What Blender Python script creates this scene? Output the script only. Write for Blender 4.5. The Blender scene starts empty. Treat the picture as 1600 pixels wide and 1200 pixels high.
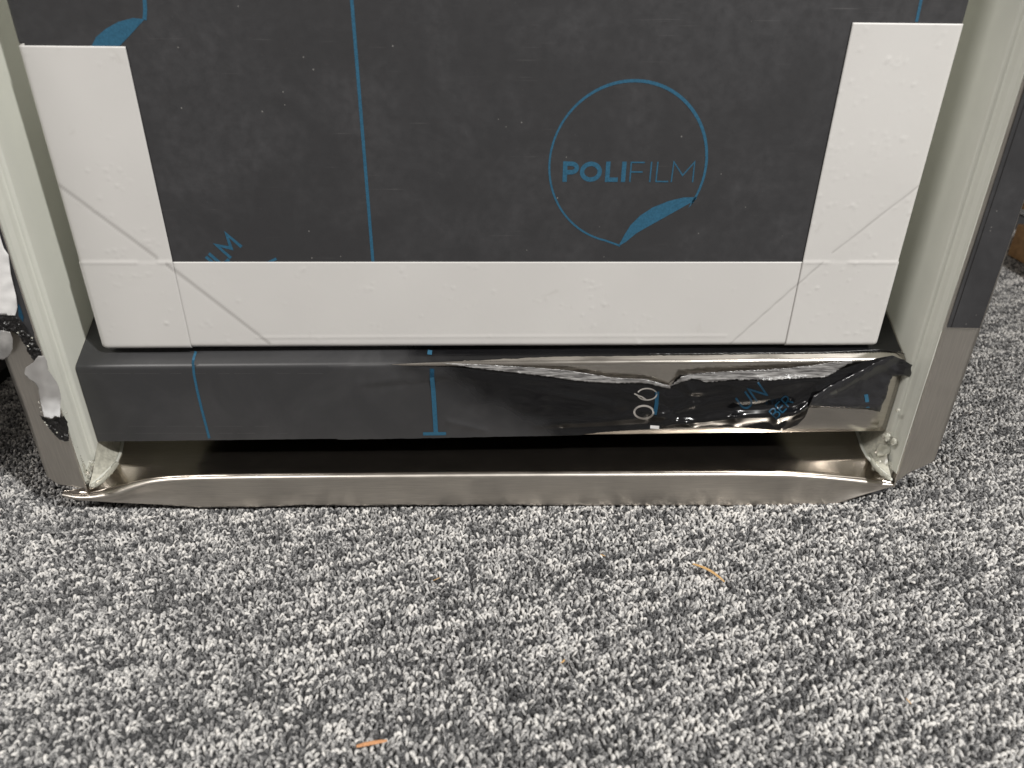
import bpy, math, random
import numpy as np
from mathutils import Vector, Matrix, noise
from mathutils.geometry import delaunay_2d_cdt
random.seed(7); rng = np.random.default_rng(7)
S = bpy.context.scene
COL = S.collection

# ------------------------------------------------------------------ camera
F, TH, ROLL, PSI = 1133.8, 0.49463, 0.01266, 0.03875       # focal length in pixels of a 1600 px picture, pitch, roll, yaw
CAM = Vector((-0.00807, -0.44, 0.3421))
fw = Vector((math.sin(PSI)*math.cos(TH), math.cos(PSI)*math.cos(TH), -math.sin(TH)))
rt = Vector((math.cos(PSI), -math.sin(PSI), 0)); up0 = rt.cross(fw)
RT = rt*math.cos(ROLL) + up0*math.sin(ROLL); UP = up0*math.cos(ROLL) - rt*math.sin(ROLL)
cd = bpy.data.cameras.new('camera'); cam = bpy.data.objects.new('camera', cd); COL.objects.link(cam)
cam.matrix_world = Matrix(((RT.x, UP.x, -fw.x, CAM.x), (RT.y, UP.y, -fw.y, CAM.y), (RT.z, UP.z, -fw.z, CAM.z), (0, 0, 0, 1)))
cd.sensor_width = 36; cd.lens = 36*F/1600; cd.clip_start = .01; cd.clip_end = 50
cd.dof.use_dof = True; cd.dof.focus_distance = .545; cd.dof.aperture_fstop = 7.5
S.camera = cam
S.view_settings.view_transform = 'Standard'; S.view_settings.look = 'None'
S.view_settings.exposure = 0; S.view_settings.gamma = 1

# ------------------------------------------------------------------ light: the lamps of an ordinary room
W = bpy.data.worlds.new('World'); S.world = W; W.use_nodes = True
W.node_tree.nodes['Background'].inputs[0].default_value = (1.0, .93, .86, 1)
W.node_tree.nodes['Background'].inputs[1].default_value = .17
def area(name, loc, target, size, power, col, sy=None):
    d = bpy.data.lights.new(name, 'AREA'); d.energy = power; d.color = col; d.size = size
    if sy: d.shape = 'RECTANGLE'; d.size_y = sy
    o = bpy.data.objects.new(name, d); COL.objects.link(o); o.location = loc
    o.rotation_euler = (Vector(target)-Vector(loc)).to_track_quat('-Z', 'Y').to_euler()
    return o
area('ceiling_lamp_right', (1.18, -1.14, 1.80), (0, 0, .1), .12, 52, (1, .985, .955))
area('ceiling_lamp_front', (-1.25, -1.0, 1.9), (0, 0, .1), .9, 31, (1, .97, .93), .22)

# ------------------------------------------------------------------ helpers
def ray(px, py):
    return (fw + RT*((px-800)/F) - UP*((py-600)/F))
def pixy(px, py, Y):                       # point of the vertical plane y = Y seen at a pixel of the photograph
    r = ray(px, py); return CAM + r*((Y-CAM.y)/r.y)
def pixz(px, py, Z):
    r = ray(px, py); return CAM + r*((Z-CAM.z)/r.z)
def tag(o, label=None, cat=None, group=None, kind=None):
    if label: o['label'] = label
    if cat: o['category'] = cat
    if group: o['group'] = group
    if kind: o['kind'] = kind
    return o
def empty(name, loc=(0, 0, 0)):
    o = bpy.data.objects.new(name, None); COL.objects.link(o); o.location = loc; o.empty_display_size = .02; return o
def link(name, me, mat, parent=None, smooth=True):
    o = bpy.data.objects.new(name, me); COL.objects.link(o)
    if mat: me.materials.append(mat)
    if smooth and len(me.polygons):
        me.polygons.foreach_set('use_smooth', [True]*len(me.polygons))
    if parent:
        o.parent = parent
        if parent.type == 'EMPTY': o.matrix_parent_inverse = Matrix.Translation(parent.location).inverted()
    return o
def mesh(name, v, f, mat, parent=None, smooth=True):
    me = bpy.data.meshes.new(name); me.from_pydata([tuple(p) for p in v], [], f); me.update()
    return link(name, me, mat, parent, smooth)
def grid(name, P, mat, parent=None, smooth=True, flip=False):   # P: rows x cols of points
    n, m = len(P), len(P[0]); v = [p for r in P for p in r]; f = []
    for i in range(n-1):
        for j in range(m-1):
            a = i*m+j; q = (a, a+1, a+m+1, a+m); f.append(q[::-1] if flip else q)
    return mesh(name, v, f, mat, parent, smooth)
def box(name, x0, x1, y0, y1, z0, z1, mat, parent=None, bevel=0):
    v = [(x, y, z) for x in (x0, x1) for y in (y0, y1) for z in (z0, z1)]
    f = [(0, 1, 3, 2), (4, 6, 7, 5), (0, 4, 5, 1), (2, 3, 7, 6), (0, 2, 6, 4), (1, 5, 7, 3)]
    o = mesh(name, v, f, mat, parent, False)
    if bevel:
        b = o.modifiers.new('bevel', 'BEVEL'); b.width = bevel; b.segments = 3; b.harden_normals = False
    return o
def thick(o, t, off=-1):
    s = o.modifiers.new('thickness', 'SOLIDIFY'); s.thickness = t; s.offset = off; return o
def inside(p, poly):
    x, y = p; c = False; n = len(poly)
    for i in range(n):
        x1, y1 = poly[i]; x2, y2 = poly[(i+1) % n]
        if (y1 > y) != (y2 > y) and x < (x2-x1)*(y-y1)/(y2-y1)+x1: c = not c
    return c
def densify(poly, step, jag=0, closed=True, sd=0):
    out = []; n = len(poly); R = random.Random(sd)
    for i in range(n if closed else n-1):
        a, b = poly[i], poly[(i+1) % n]; L = math.hypot(b[0]-a[0], b[1]-a[1]); k = max(1, int(L/step))
        for j in range(k):
            t = j/k; q = R.uniform(-jag, jag) if jag else 0
            nx, ny = -(b[1]-a[1])/max(L, 1e-6), (b[0]-a[0])/max(L, 1e-6)
            out.append((a[0]+(b[0]-a[0])*t+nx*q, a[1]+(b[1]-a[1])*t+ny*q))
    if not closed: out.append(poly[-1])
    return out
def sheet(name, outline, pos, sp, mat, parent=None, jag=0, t=0, edge=None, smooth=True, sd=0):
    """thin sheet: outline in photograph pixels, pos() puts every point on its real surface"""
    ol = densify(outline, edge or sp, jag, True, sd)
    xs = [p[0] for p in ol]; ys = [p[1] for p in ol]; pts = []
    y = min(ys)+sp*.5; k = 0
    while y < max(ys):
        x = min(xs) + (k % 2)*sp*.5
        while x < max(xs):
            if inside((x, y), ol): pts.append((x, y))
            x += sp
        y += sp*.87; k += 1
    n = len(ol)
    r = delaunay_2d_cdt([Vector(p) for p in ol+pts], [(i, (i+1) % n) for i in range(n)], [], 1, 1e-4)
    v = [pos(p.x, p.y) for p in r[0]]
    o = mesh(name, v, [tuple(f) for f in r[2]], mat, parent, smooth)
    if t: thick(o, t, 0)
    return o
def lerpc(pts, x):
    if x <= pts[0][0]: return pts[0][1]
    for a, b in zip(pts, pts[1:]):
        if x <= b[0]:
            t = (x-a[0])/(b[0]-a[0]); return a[1]+(b[1]-a[1])*t
    return pts[-1][1]
def smoothc(pts, x, w):
    return sum(lerpc(pts, x+d*w)*g for d, g in ((-1, .12), (-.5, .23), (0, .3), (.5, .23), (1, .12)))
def nz(x, y, z=0): return noise.noise(Vector((x, y, z)))

# ------------------------------------------------------------------ materials
def newmat(name):
    m = bpy.data.materials.new(name); m.use_nodes = True
    nt = m.node_tree; b = nt.nodes['Principled BSDF']; return m, nt, b
def N(nt, t, **k):
    n = nt.nodes.new(t)
    for a, v in k.items():
        if a in ('loc',): continue
        try: n.inputs[a].default_value = v
        except Exception: setattr(n, a, v)
    return n
def coords(nt, scale=(1, 1, 1), rot=(0, 0, 0)):
    g = nt.nodes.new('ShaderNodeNewGeometry'); mp = nt.nodes.new('ShaderNodeMapping')
    mp.inputs['Scale'].default_value = scale; mp.inputs['Rotation'].default_value = rot
    nt.links.new(g.outputs['Position'], mp.inputs['Vector']); return mp.outputs[0]
def noi(nt, vec, scale, detail=3, rough=.5, dist=0):
    n = nt.nodes.new('ShaderNodeTexNoise'); n.inputs['Scale'].default_value = scale; n.inputs['Detail'].default_value = detail
    n.inputs['Roughness'].default_value = rough; n.inputs['Distortion'].default_value = dist
    nt.links.new(vec, n.inputs['Vector']); return n.outputs['Fac']
def rng_(nt, fac, a, b, c=0, d=1):
    n = nt.nodes.new('ShaderNodeMapRange'); n.inputs[1].default_value = a; n.inputs[2].default_value = b
    n.inputs[3].default_value = c; n.inputs[4].default_value = d; nt.links.new(fac, n.inputs[0]); return n.outputs[0]
def mixc(nt, fac, a, b):
    n = nt.nodes.new('ShaderNodeMix'); n.data_type = 'RGBA'
    for s, v in ((0, fac), (6, a), (7, b)):
        if hasattr(v, 'links') or isinstance(v, bpy.types.NodeSocket): nt.links.new(v, n.inputs[s])
        else: n.inputs[s].default_value = v if s == 0 else (*v, 1)
    return n.outputs[2]
def mth(nt, op, a, b=0.0):
    n = nt.nodes.new('ShaderNodeMath'); n.operation = op
    for i, v in enumerate((a, b)):
        if isinstance(v, bpy.types.NodeSocket): nt.links.new(v, n.inputs[i])
        else: n.inputs[i].default_value = v
    return n.outputs[0]
def bump(nt, b, h, strength, dist, prev=None):
    n = nt.nodes.new('ShaderNodeBump'); n.inputs['Strength'].default_value = strength; n.inputs['Distance'].default_value = dist
    nt.links.new(h, n.inputs['Height'])
    if prev: nt.links.new(prev, n.inputs['Normal'])
    nt.links.new(n.outputs[0], b.inputs['Normal']); return n.outputs[0]

def steel(name, col=(.62, .575, .51), rough=.27, dent=.35, vertical=False):
    m, nt, b = newmat(name); b.inputs['Metallic'].default_value = 1; b.inputs['Roughness'].default_value = rough
    sc = (40, 900, 900) if not vertical else (900, 900, 40)
    brush = noi(nt, coords(nt, sc), 1.2, 3, .6)
    big = noi(nt, coords(nt), 14, 1, .5)
    smu = noi(nt, coords(nt, (1, 1, 2)), 60, 4, .6)
    c = mixc(nt, rng_(nt, brush, .3, .7, 0, 1), tuple(x*.9 for x in col), tuple(x*1.06 for x in col))
    speck = noi(nt, coords(nt), 900, 1, .4)
    c = mixc(nt, rng_(nt, speck, .74, .78, 0, .6), c, (.75, .72, .68))
    nt.links.new(c, b.inputs['Base Color'])
    r = rng_(nt, smu, .3, .75, rough*.9, rough*1.12); nt.links.new(r, b.inputs['Roughness'])
    p = bump(nt, b, brush, .06, .0001)
    bump(nt, b, big, dent, .0006, p)
    return m
M_STEEL = steel('brushed_steel'); M_STEELB = steel('brushed_steel_bent', (.70, .655, .595), .40, .15); M_STEELV = steel('brushed_steel_upright', (.72, .675, .615), vertical=True, dent=.2, rough=.38)
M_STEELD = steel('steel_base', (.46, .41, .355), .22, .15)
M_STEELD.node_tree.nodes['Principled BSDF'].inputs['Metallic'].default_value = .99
M_RAIL = steel('rail_steel', (.66, .62, .565), .22, .8)

def film(name, base=(.037, .0365, .0385), rough=.5, spec=.4, haze=1.0, dust=1.0):
    m, nt, b = newmat(name)
    c = coords(nt)
    smudge = noi(nt, c, 16, 6, .65, .6)
    fine = noi(nt, c, 140, 4, .65)
    col = mixc(nt, mth(nt, 'MULTIPLY', rng_(nt, smudge, .42, .8, 0, .8), rng_(nt, fine, .35, .7, .25, 1)), base, tuple(x*2.1 for x in base))
    # dust specks
    v = nt.nodes.new('ShaderNodeTexVoronoi'); v.inputs['Scale'].default_value = 210; nt.links.new(c, v.inputs['Vector'])
    sep = nt.nodes.new('ShaderNodeSeparateColor'); nt.links.new(v.outputs['Color'], sep.inputs[0])
    on = mth(nt, 'MULTIPLY', mth(nt, 'LESS_THAN', v.outputs['Distance'], .10), mth(nt, 'GREATER_THAN', sep.outputs[0], .90))
    col = mixc(nt, mth(nt, 'MULTIPLY', on, rng_(nt, sep.outputs[1], .2, 1, .04*dust, .5*dust)), col, (.34, .33, .31))
    # hairline scratches at several angles
    for k, (ang, sc, th) in enumerate(((.5, 5, .70), (-.7, 6, .715), (1.3, 4, .70), (.05, 7, .71))):
        s = noi(nt, coords(nt, (14, 14, 700), (0, ang, 0)), 1.0, 2, .6)
        patch = noi(nt, coords(nt, (1, 1, 1), (k, k, 0)), 28, 2)
        f = mth(nt, 'MULTIPLY', rng_(nt, s, th, th+.06, 0, .33*haze), rng_(nt, patch, .52, .66, 0, 1))
        col = mixc(nt, f, col, (.26, .25, .25))
    nt.links.new(col, b.inputs['Base Color'])
    nt.links.new(rng_(nt, fine, .3, .75, rough*.85, min(1, rough*1.2)), b.inputs['Roughness'])
    b.inputs['Specular IOR Level'].default_value = spec
    bump(nt, b, fine, .1, .0003)
    return m
M_FILM = film('matte_film', haze=.6); M_FILMR = M_GLOSS = film('stretched_film', (.006, .006, .0068), .11, .55, .15, 0)
def plain(name, col, rough=.5, spec=.5, metal=0, trans=0, bs=0, bsc=200, var=.12, alpha=None, sss=0):
    m, nt, b = newmat(name)
    n = noi(nt, coords(nt), bsc, 4, .6)
    c = mixc(nt, rng_(nt, n, .3, .7, 0, 1), tuple(x*(1-var) for x in col), tuple(min(1, x*(1+var)) for x in col))
    nt.links.new(c, b.inputs['Base Color'])
    b.inputs['Roughness'].default_value = rough; b.inputs['Specular IOR Level'].default_value = spec; b.inputs['Metallic'].default_value = metal
    b.inputs['Transmission Weight'].default_value = trans
    if sss: b.inputs['Subsurface Weight'].default_value = sss; b.inputs['Subsurface Radius'].default_value = (.003, .003, .002); b.inputs['Subsurface Scale'].default_value = 1
    if bs: bump(nt, b, n, bs, .0006)
    return m
def under_mat():
    m, nt, b = newmat('film_back'); n = noi(nt, coords(nt, (60, 300, 1500)), 1, 3, .7, .6)
    nt.links.new(mixc(nt, rng_(nt, n, .4, .62), (.07, .066, .066), (.42, .41, .40)), b.inputs['Base Color'])
    b.inputs['Roughness'].default_value = .22; b.inputs['Specular IOR Level'].default_value = .9
    bump(nt, b, n, .5, .0006); return m
M_UNDER = under_mat(); M_CREASE = plain('crease_line', (.095, .093, .094), .45, .4)
M_BLUE = plain('blue_print', (.026, .104, .175), .5, .35, bsc=900, var=.2)
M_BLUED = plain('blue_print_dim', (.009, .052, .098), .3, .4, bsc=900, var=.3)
M_GREY = plain('grey_print', (.30, .28, .26), .45, .4)
M_LINER = plain('pale_liner', (.625, .63, .57), .36, .45, bsc=30, var=.025)
M_FOOT = plain('mottled_silicone', (.46, .45, .385), .25, .5, bs=.4, bsc=260, var=.25)  # darker, mottled silicone for the liner foot
M_WHITE = plain('white_door', (.70, .685, .66), .4, .4)
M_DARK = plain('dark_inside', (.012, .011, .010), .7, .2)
M_SIL = plain('silicone', (.72, .71, .62), .16, .6, 0, .55, .6, 500, .06)
M_FOIL = plain('black_foil', (.013, .012, .012), .36, .6, 0, 0, .5, 160)
M_CLEAR = plain('clear_flap', (.36, .35, .34), .2, .6, 0, .25, .3, 200)
M_FLAP = plain('white_flap', (.80, .79, .78), .38, .5, 0, 0, .2, 150, .03)
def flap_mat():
    m, nt, b = newmat('torn_flap_shaded'); g = nt.nodes.new('ShaderNodeNewGeometry'); sp = nt.nodes.new('ShaderNodeSeparateXYZ'); nt.links.new(g.outputs['Position'], sp.inputs[0])
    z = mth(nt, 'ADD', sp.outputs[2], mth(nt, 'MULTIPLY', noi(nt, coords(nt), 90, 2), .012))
    nt.links.new(mixc(nt, rng_(nt, z, pixy(80, 634, 0).z+.006, pixy(80, 612, 0).z+.006), (.88, .88, .88), (.36, .35, .34)), b.inputs['Base Color'])  # white flap painted grey above: the shade on it is put into colour
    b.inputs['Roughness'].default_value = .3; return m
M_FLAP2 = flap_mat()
M_SPLINT = plain('straw', (.58, .36, .15), .6, .3, bsc=1500, var=.35)
M_SPLINTR = plain('straw_red', (.58, .29, .14), .6, .3, bsc=1500, var=.4)

def tape_mat():
    m, nt, b = newmat('white_tape')
    c = coords(nt)
    tint = noi(nt, c, 9, 3, .5); sm = noi(nt, c, 45, 5, .6, .8)
    col = mixc(nt, rng_(nt, tint, .35, .65, 0, 1), (.61, .594, .575), (.645, .63, .61))
    col = mixc(nt, rng_(nt, sm, .66, .8, 0, .35), col, (.45, .43, .40))
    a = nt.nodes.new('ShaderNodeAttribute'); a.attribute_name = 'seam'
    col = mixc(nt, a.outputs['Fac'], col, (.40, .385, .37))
    nt.links.new(col, b.inputs['Base Color']); b.inputs['Roughness'].default_value = .42; b.inputs['Specular IOR Level'].default_value = .4
    bump(nt, b, noi(nt, c, 260, 3, .6), .06, .0006)
    return m
M_TAPE = tape_mat()

def wood_mat():
    m, nt, b = newmat('brown_timber')
    n = noi(nt, coords(nt, (8, 90, 120)), 1, 4, .6, .5)
    nt.links.new(mixc(nt, rng_(nt, n, .35, .65), (.30, .165, .07), (.46, .27, .12)), b.inputs['Base Color'])
    b.inputs['Roughness'].default_value = .6; bump(nt, b, n, .3, .001); return m
M_WOOD = wood_mat()

def carpet_mat():
    m, nt, b = newmat('carpet_yarn')
    a = nt.nodes.new('ShaderNodeAttribute'); a.attribute_name = 'yarn'
    f = noi(nt, coords(nt), 1500, 2, .6)
    # heathered fibres: light and dark threads twisted in each loop
    k = rng_(nt, f, .3, .7, -.30, .30)
    s = mth(nt, 'ADD', a.outputs['Fac'], k)
    cr = nt.nodes.new('ShaderNodeValToRGB'); nt.links.new(s, cr.inputs[0])
    e = cr.color_ramp.elements; e[0].position = .0; e[0].color = (.030, .030, .032, 1); e[1].position = 1; e[1].color = (.80, .775, .74, 1)
    for p, c in ((.28, (.12, .12, .122)), (.5, (.285, .28, .278)), (.75, (.56, .55, .535))):
        q = e.new(p); q.color = (*c, 1)
    nt.links.new(cr.outputs[0], b.inputs['Base Color']); b.inputs['Roughness'].default_value = .75; b.inputs['Specular IOR Level'].default_value = .25
    b.inputs['Sheen Weight'].default_value = .25
    bump(nt, b, f, .5, .0006); return m
M_CARPET = carpet_mat()
def far_carpet():
    m, nt, b = newmat('carpet_further_off'); c = coords(nt)
    v = nt.nodes.new('ShaderNodeTexVoronoi'); v.inputs['Scale'].default_value = 330; nt.links.new(c, v.inputs['Vector'])
    sp = nt.nodes.new('ShaderNodeSeparateColor'); nt.links.new(v.outputs['Color'], sp.inputs[0])
    k = mth(nt, 'ADD', mth(nt, 'MULTIPLY', sp.outputs[0], .6), mth(nt, 'MULTIPLY', noi(nt, coords(nt, (1, 3, 1), (0, 0, -.3)), 60, 3), .4))
    col = mixc(nt, rng_(nt, k, .2, .8), (.10, .10, .105), (.52, .51, .495))
    nt.links.new(mixc(nt, rng_(nt, v.outputs['Distance'], .2, .6), col, (.06, .06, .06)), b.inputs['Base Color'])
    b.inputs['Roughness'].default_value = .9
    bump(nt, b, v.outputs['Distance'], .8, -.002); return m
M_FARC = far_carpet()
M_BACKING = plain('carpet_backing', (.06, .06, .062), .9, .1)

# ------------------------------------------------------------------ floor and carpet
fl = box('floor', -4, 4, -4, 4, -.03, -.0042, M_BACKING); tag(fl, kind='structure')

for x0, x1, y0, y1 in ((-4, 4, -4, -.2625), (.4705, 4, -.2625, .011), (-4, -.4705, -.2625, .011), (-4, -.5805, .0115, 4), (.96, 4, .0115, 4)):
    tag(box('carpet', x0, x1, y0, y1, -.004, -.0008, M_FARC), kind='structure')
def carpet():
    ang = math.radians(17); ca, sa = math.cos(ang), math.sin(ang); pu, pv = .00255, .0029
    cx = []
    n = 420
    I, J = np.meshgrid(np.arange(-n, n), np.arange(-n, n), indexing='ij'); I = I.ravel(); J = J.ravel()
    x = (I+.5*(J % 2)*.6)*pu; y = J*pv
    X = x*ca - y*sa; Y = x*sa + y*ca
    near = (Y > -.262) & (Y < .012) & (np.abs(X) < .47)
    lf = (Y >= .012) & (Y < .30) & (X > -.58) & (X < -.305)
    rf = (Y >= .012) & (Y < .74) & (X > .305) & (X < .42+Y*.72)
    keep = near | lf | rf
    I, J, X, Y = I[keep], J[keep], X[keep], Y[keep]
    far = Y > .05
    k = len(X)
    X = X + rng.normal(0, .00045, k); Y = Y + rng.normal(0, .00045, k)
    # yarn shade: streaks that run along the rows, plus every loop's own shade
    def vnoise(u, v, seed):
        r = np.random.default_rng(seed).random((512, 512)); u0 = np.floor(u).astype(int); v0 = np.floor(v).astype(int); fu = u-u0; fv = v-v0
        fu = fu*fu*(3-2*fu); fv = fv*fv*(3-2*fv); g = lambda a, b: r[a % 512, b % 512]
        return (g(u0, v0)*(1-fu)+g(u0+1, v0)*fu)*(1-fv)+(g(u0, v0+1)*(1-fu)+g(u0+1, v0+1)*fu)*fv
    sh = .5 + .50*(vnoise(I/8., J*1., 1)-.5) + .32*(vnoise(I/2.4, J/1.1, 2)-.5) + .07*(vnoise(I/26., J/4., 3)-.5) + rng.normal(0, .17, k)
    sh = np.clip(.5+(sh-.5)*1.10+.0, .02, 1.0)
    def build(sel, seg, sides):
        X_, Y_, sh_ = X[sel], Y[sel], sh[sel]; k = len(X_)
        a = ang + np.where(rng.random(k) < .55, 0, math.pi/2) + rng.normal(0, .5, k)
        L = pv*rng.uniform(.85, 1.25, k); H = rng.uniform(.0028, .0048, k); R = rng.uniform(.00080, .00122, k)
        H = np.where((Y_ > -.0055) & (Y_ < .03) & (np.abs(X_) < .33), .0036, H)
        lean = rng.normal(0, .0011, k); lean2 = rng.normal(.0004, .0008, k)
        dx, dy = np.cos(a), np.sin(a); nx, ny = -dy, dx
        V = np.zeros((k, seg+1, sides, 3), np.float32)
        for i in range(seg+1):
            t = i/seg*math.pi
            c = math.cos(t)*.42; s = math.sin(t)
            px = X_ + dx*(c*L + lean2*s) + nx*lean*s; py = Y_ + dy*(c*L + lean2*s) + ny*lean*s; pz = -.0048 + s*(H-R)+0*X_
            tx, tz = -math.sin(t), math.cos(t)          # tangent along (d, z)
            rr = R*(.75+.3*s)
            for j in range(sides):
                b = j/sides*2*math.pi + .4
                off_n = np.cos(b)*rr; off_m = np.sin(b)*rr*.85
                # second normal of the tube, in the loop's own plane
                mx, mz = -tz, tx
                V[:, i, j, 0] = px + nx*off_n + dx*off_m*(-mx); V[:, i, j, 1] = py + ny*off_n + dy*off_m*(-mx); V[:, i, j, 2] = pz + off_m*(-mz)
        fi = []
        for i in range(seg):
            for j in range(sides):
                a0 = i*sides+j; b0 = i*sides+(j+1) % sides; fi.append((a0, b0, b0+sides, a0+sides))
        fi = np.array(fi); nv = (seg+1)*sides
        Fc = (fi[None]+(np.arange(k)*nv)[:, None, None]).reshape(-1)
        # plies: each side of the tube carries its own slightly lighter or darker thread
        ply = rng.normal(0, .12, (k, 1, sides)) + rng.normal(0, .11, (k, seg+1, sides))
        C = (sh_[:, None, None] + ply).reshape(-1)
        return V.reshape(-1, 3), Fc, np.clip(C, 0, 1)
    V1, F1, C1 = build(~far, 5, 5); V2, F2, C2 = build(far, 4, 3)
    V = np.vstack([V1, V2]); Fc = np.concatenate([F1, F2+len(V1)]); C = np.concatenate([C1, C2])
    me = bpy.data.meshes.new('carpet'); me.vertices.add(len(V)); me.vertices.foreach_set('co', V.ravel())
    nf = len(Fc)//4; me.loops.add(len(Fc)); me.loops.foreach_set('vertex_index', Fc.astype(np.int32))
    me.polygons.add(nf); me.polygons.foreach_set('loop_start', np.arange(nf, dtype=np.int32)*4)
    me.update(calc_edges=True); me.polygons.foreach_set('use_smooth', np.ones(nf, bool))
    at = me.attributes.new('yarn', 'FLOAT', 'POINT'); at.data.foreach_set('value', C.astype(np.float32))
    o = link('carpet_pile', me, M_CARPET, None, False)
    tag(o, 'grey heathered loop pile carpet under the steel cabinet', 'carpet', kind='stuff')
    print('carpet loops', k, 'tris', nf*2)
carpet()

# ------------------------------------------------------------------ the cabinet
CAB = empty('steel_cabinet', (0, .05, 0))
tag(CAB, 'upright steel cabinet with taped film covered door standing on grey carpet', 'cabinet')
WO, WF, W1 = .300, .0262, .2965
ZL = .0279                                                   # height of the bottom flange's lip
# side flanges: thin steel plates with mitred feet
def flange(s):
    if s > 0:
        ci = pixy(1396, 752, 0); co = pixy(1457.5, 721, 0); mid = pixy(1428, 736, 0)
    else:
        ci = pixy(134, 762, 0); co = pixy(75, 744, 0); mid = pixy(88, 757, 0)
    x0 = s*(WO+.0010); x1 = s*(WO+WF)
    zs = [ .9]; pts = [(x0, ci.z-.001), (mid.x, mid.z), (x1, co.z), (x1, .9), (x0, .9)]
    # front face as columns so that it can wave a little
    P = []
    nz_ = 60
    for i in range(nz_+1):
        row = []
        for j in range(9):
            u = j/8; x = x0+(x1-x0)*u
            zb = lerpc(sorted([(abs(x0), ci.z-.001), (abs(mid.x), mid.z), (abs(x1), co.z)]), abs(x))
            t = i/nz_; z = zb + (.9-zb)*t**1.6
            y = .0006*nz(x*60, z*25, s) - .0010*math.exp(-((z-zb)/.012)**2)*nz(x*130, 3.1*s)
            row.append((x, y, z))
        P.append(row)
    o = grid('side_flange', P, M_STEELV, CAB, True, flip=(s < 0))
    thick(o, .0011, -1)
    return o
FR = flange(1); FL = flange(-1)
# cabinet body behind the flanges (returns back to the rear panel)
for s in (1, -1):
    box('side_panel', *sorted((s*(WO+.0022), s*(WO+.0034))), .0018, .50, .012, .9, M_STEELV, CAB)
box('back_panel', -.3, .3, .498, .5, .012, .9, M_DARK, CAB)
# liners: front lip, step, flat wall
def liner(s):
    prof = [(WO+.0001, .0006), (WO+.0001, .0045), (WO-.0006, .009), (WO-.0006, .0135), (WO-.0010, .0148), (W1+.0012, .0152), (W1+.0004, .0158), (W1, .0170), (W1, .06), (W1, .20), (W1, .497)]
    P = []
    for z in [.0255, .032, .04, .06, .1, .2, .35, .6, .9]:
        P.append([(s*x, y, z - (0.0 if z > .03 else 0)) for x, y in prof])
    o = grid('side_liner', P, M_LINER, CAB, False, flip=(s < 0)); thick(o, .0008, 1)
    return o
LR = liner(1); LL = liner(-1)
dark = box('inner_liner_panel', -.296, .296, .20, .201, .13, .9, M_LINER, CAB)  # pale panel closing the inside behind the door
dark.name = 'inner_back_panel'

# bottom flange: lip, rounded edge, face down to the carpet; both ends are bent
lipL = [(96, 771), (104, 773), (120, 776), (150, 774), (180, 767), (205, 759), (235, 751.5), (270, 748), (320, 746.5), (420, 745), (600, 743.5), (760, 742), (1000, 741), (1150, 740.5), (1230, 741.5), (1290, 745.5), (1340, 750.5), (1380, 755.5), (1397, 758)]
botL = [(96, 774), (104, 779), (120, 782), (150, 784), (205, 788), (300, 793), (420, 792), (470, 789), (540, 790), (700, 789), (1000, 790), (1300, 791), (1325, 785), (1360, 772), (1397, 759.5)]
def bf(px):
    ly = smoothc(lipL, px, 14); by = lerpc(botL, px)
    return pixy(px, ly, 0), pixy(px, by, 0)
cols = [96+3*i for i in range(1+int((1397-96)/3))]+[1397]
P = [[] for _ in range(26)]; PB = [[] for _ in range(14)]
for px in cols:
    L, B = bf(px); x = L.x; r = .0026; lz = L.z; bz = min(B.z, lz-.002)
    # bend: the crushed left end bulges forward, the right end is pulled in to a point
    cr = math.exp(-((px-150)/60)**2); crr = math.exp(-((px-1330)/38)**2)
    hgt = lz-bz
    k = 0
    r = min(r+.0022*cr, hgt*.45)
    for i in range(8):                                          # rounded lip
        a = math.pi/2*(i/7); y = r-r*math.sin(a); z = lz-r+r*math.cos(a)
        P[k].append((x, y-.0012*cr*(1 if i > 3 else i/4), z)); k += 1
    for i in range(18):
        t = (i+1)/18; z = lz-r-(hgt-r)*t
        y = -.0012*cr*(1-t) + .0022*crr*math.sin(t*math.pi)*1.3 + .0011*math.exp(-((px-625)/42)**2)*math.sin(t*math.pi)**2 + .0028*math.exp(-((px-235)/55)**2)*math.sin(t*math.pi*.9) \
            + .0004*nz(x*30, t*1.5) + .0021*math.exp(-((px-1262)/13)**2)*math.sin(t*2.8)-.0010*math.exp(-((px-1295)/14)**2)*math.sin(t*2.8)
        P[k].append((x, y, z)); k += 1
P = P[:k]
o = grid('bottom_flange', P, M_STEELB, CAB, True, flip=True); thick(o, .0009, -1)
# base plate: runs level behind the lip, then climbs backwards
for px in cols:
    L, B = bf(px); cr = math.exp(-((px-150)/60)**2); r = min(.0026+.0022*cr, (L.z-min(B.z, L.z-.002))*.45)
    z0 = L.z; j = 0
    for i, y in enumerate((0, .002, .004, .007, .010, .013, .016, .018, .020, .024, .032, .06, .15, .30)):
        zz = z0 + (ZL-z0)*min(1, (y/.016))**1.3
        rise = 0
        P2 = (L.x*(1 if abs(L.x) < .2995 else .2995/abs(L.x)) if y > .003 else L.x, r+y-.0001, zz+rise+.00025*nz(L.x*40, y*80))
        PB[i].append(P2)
o = grid('base_plate', PB, M_STEELD, CAB, True); thick(o, .0009, -1)

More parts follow.
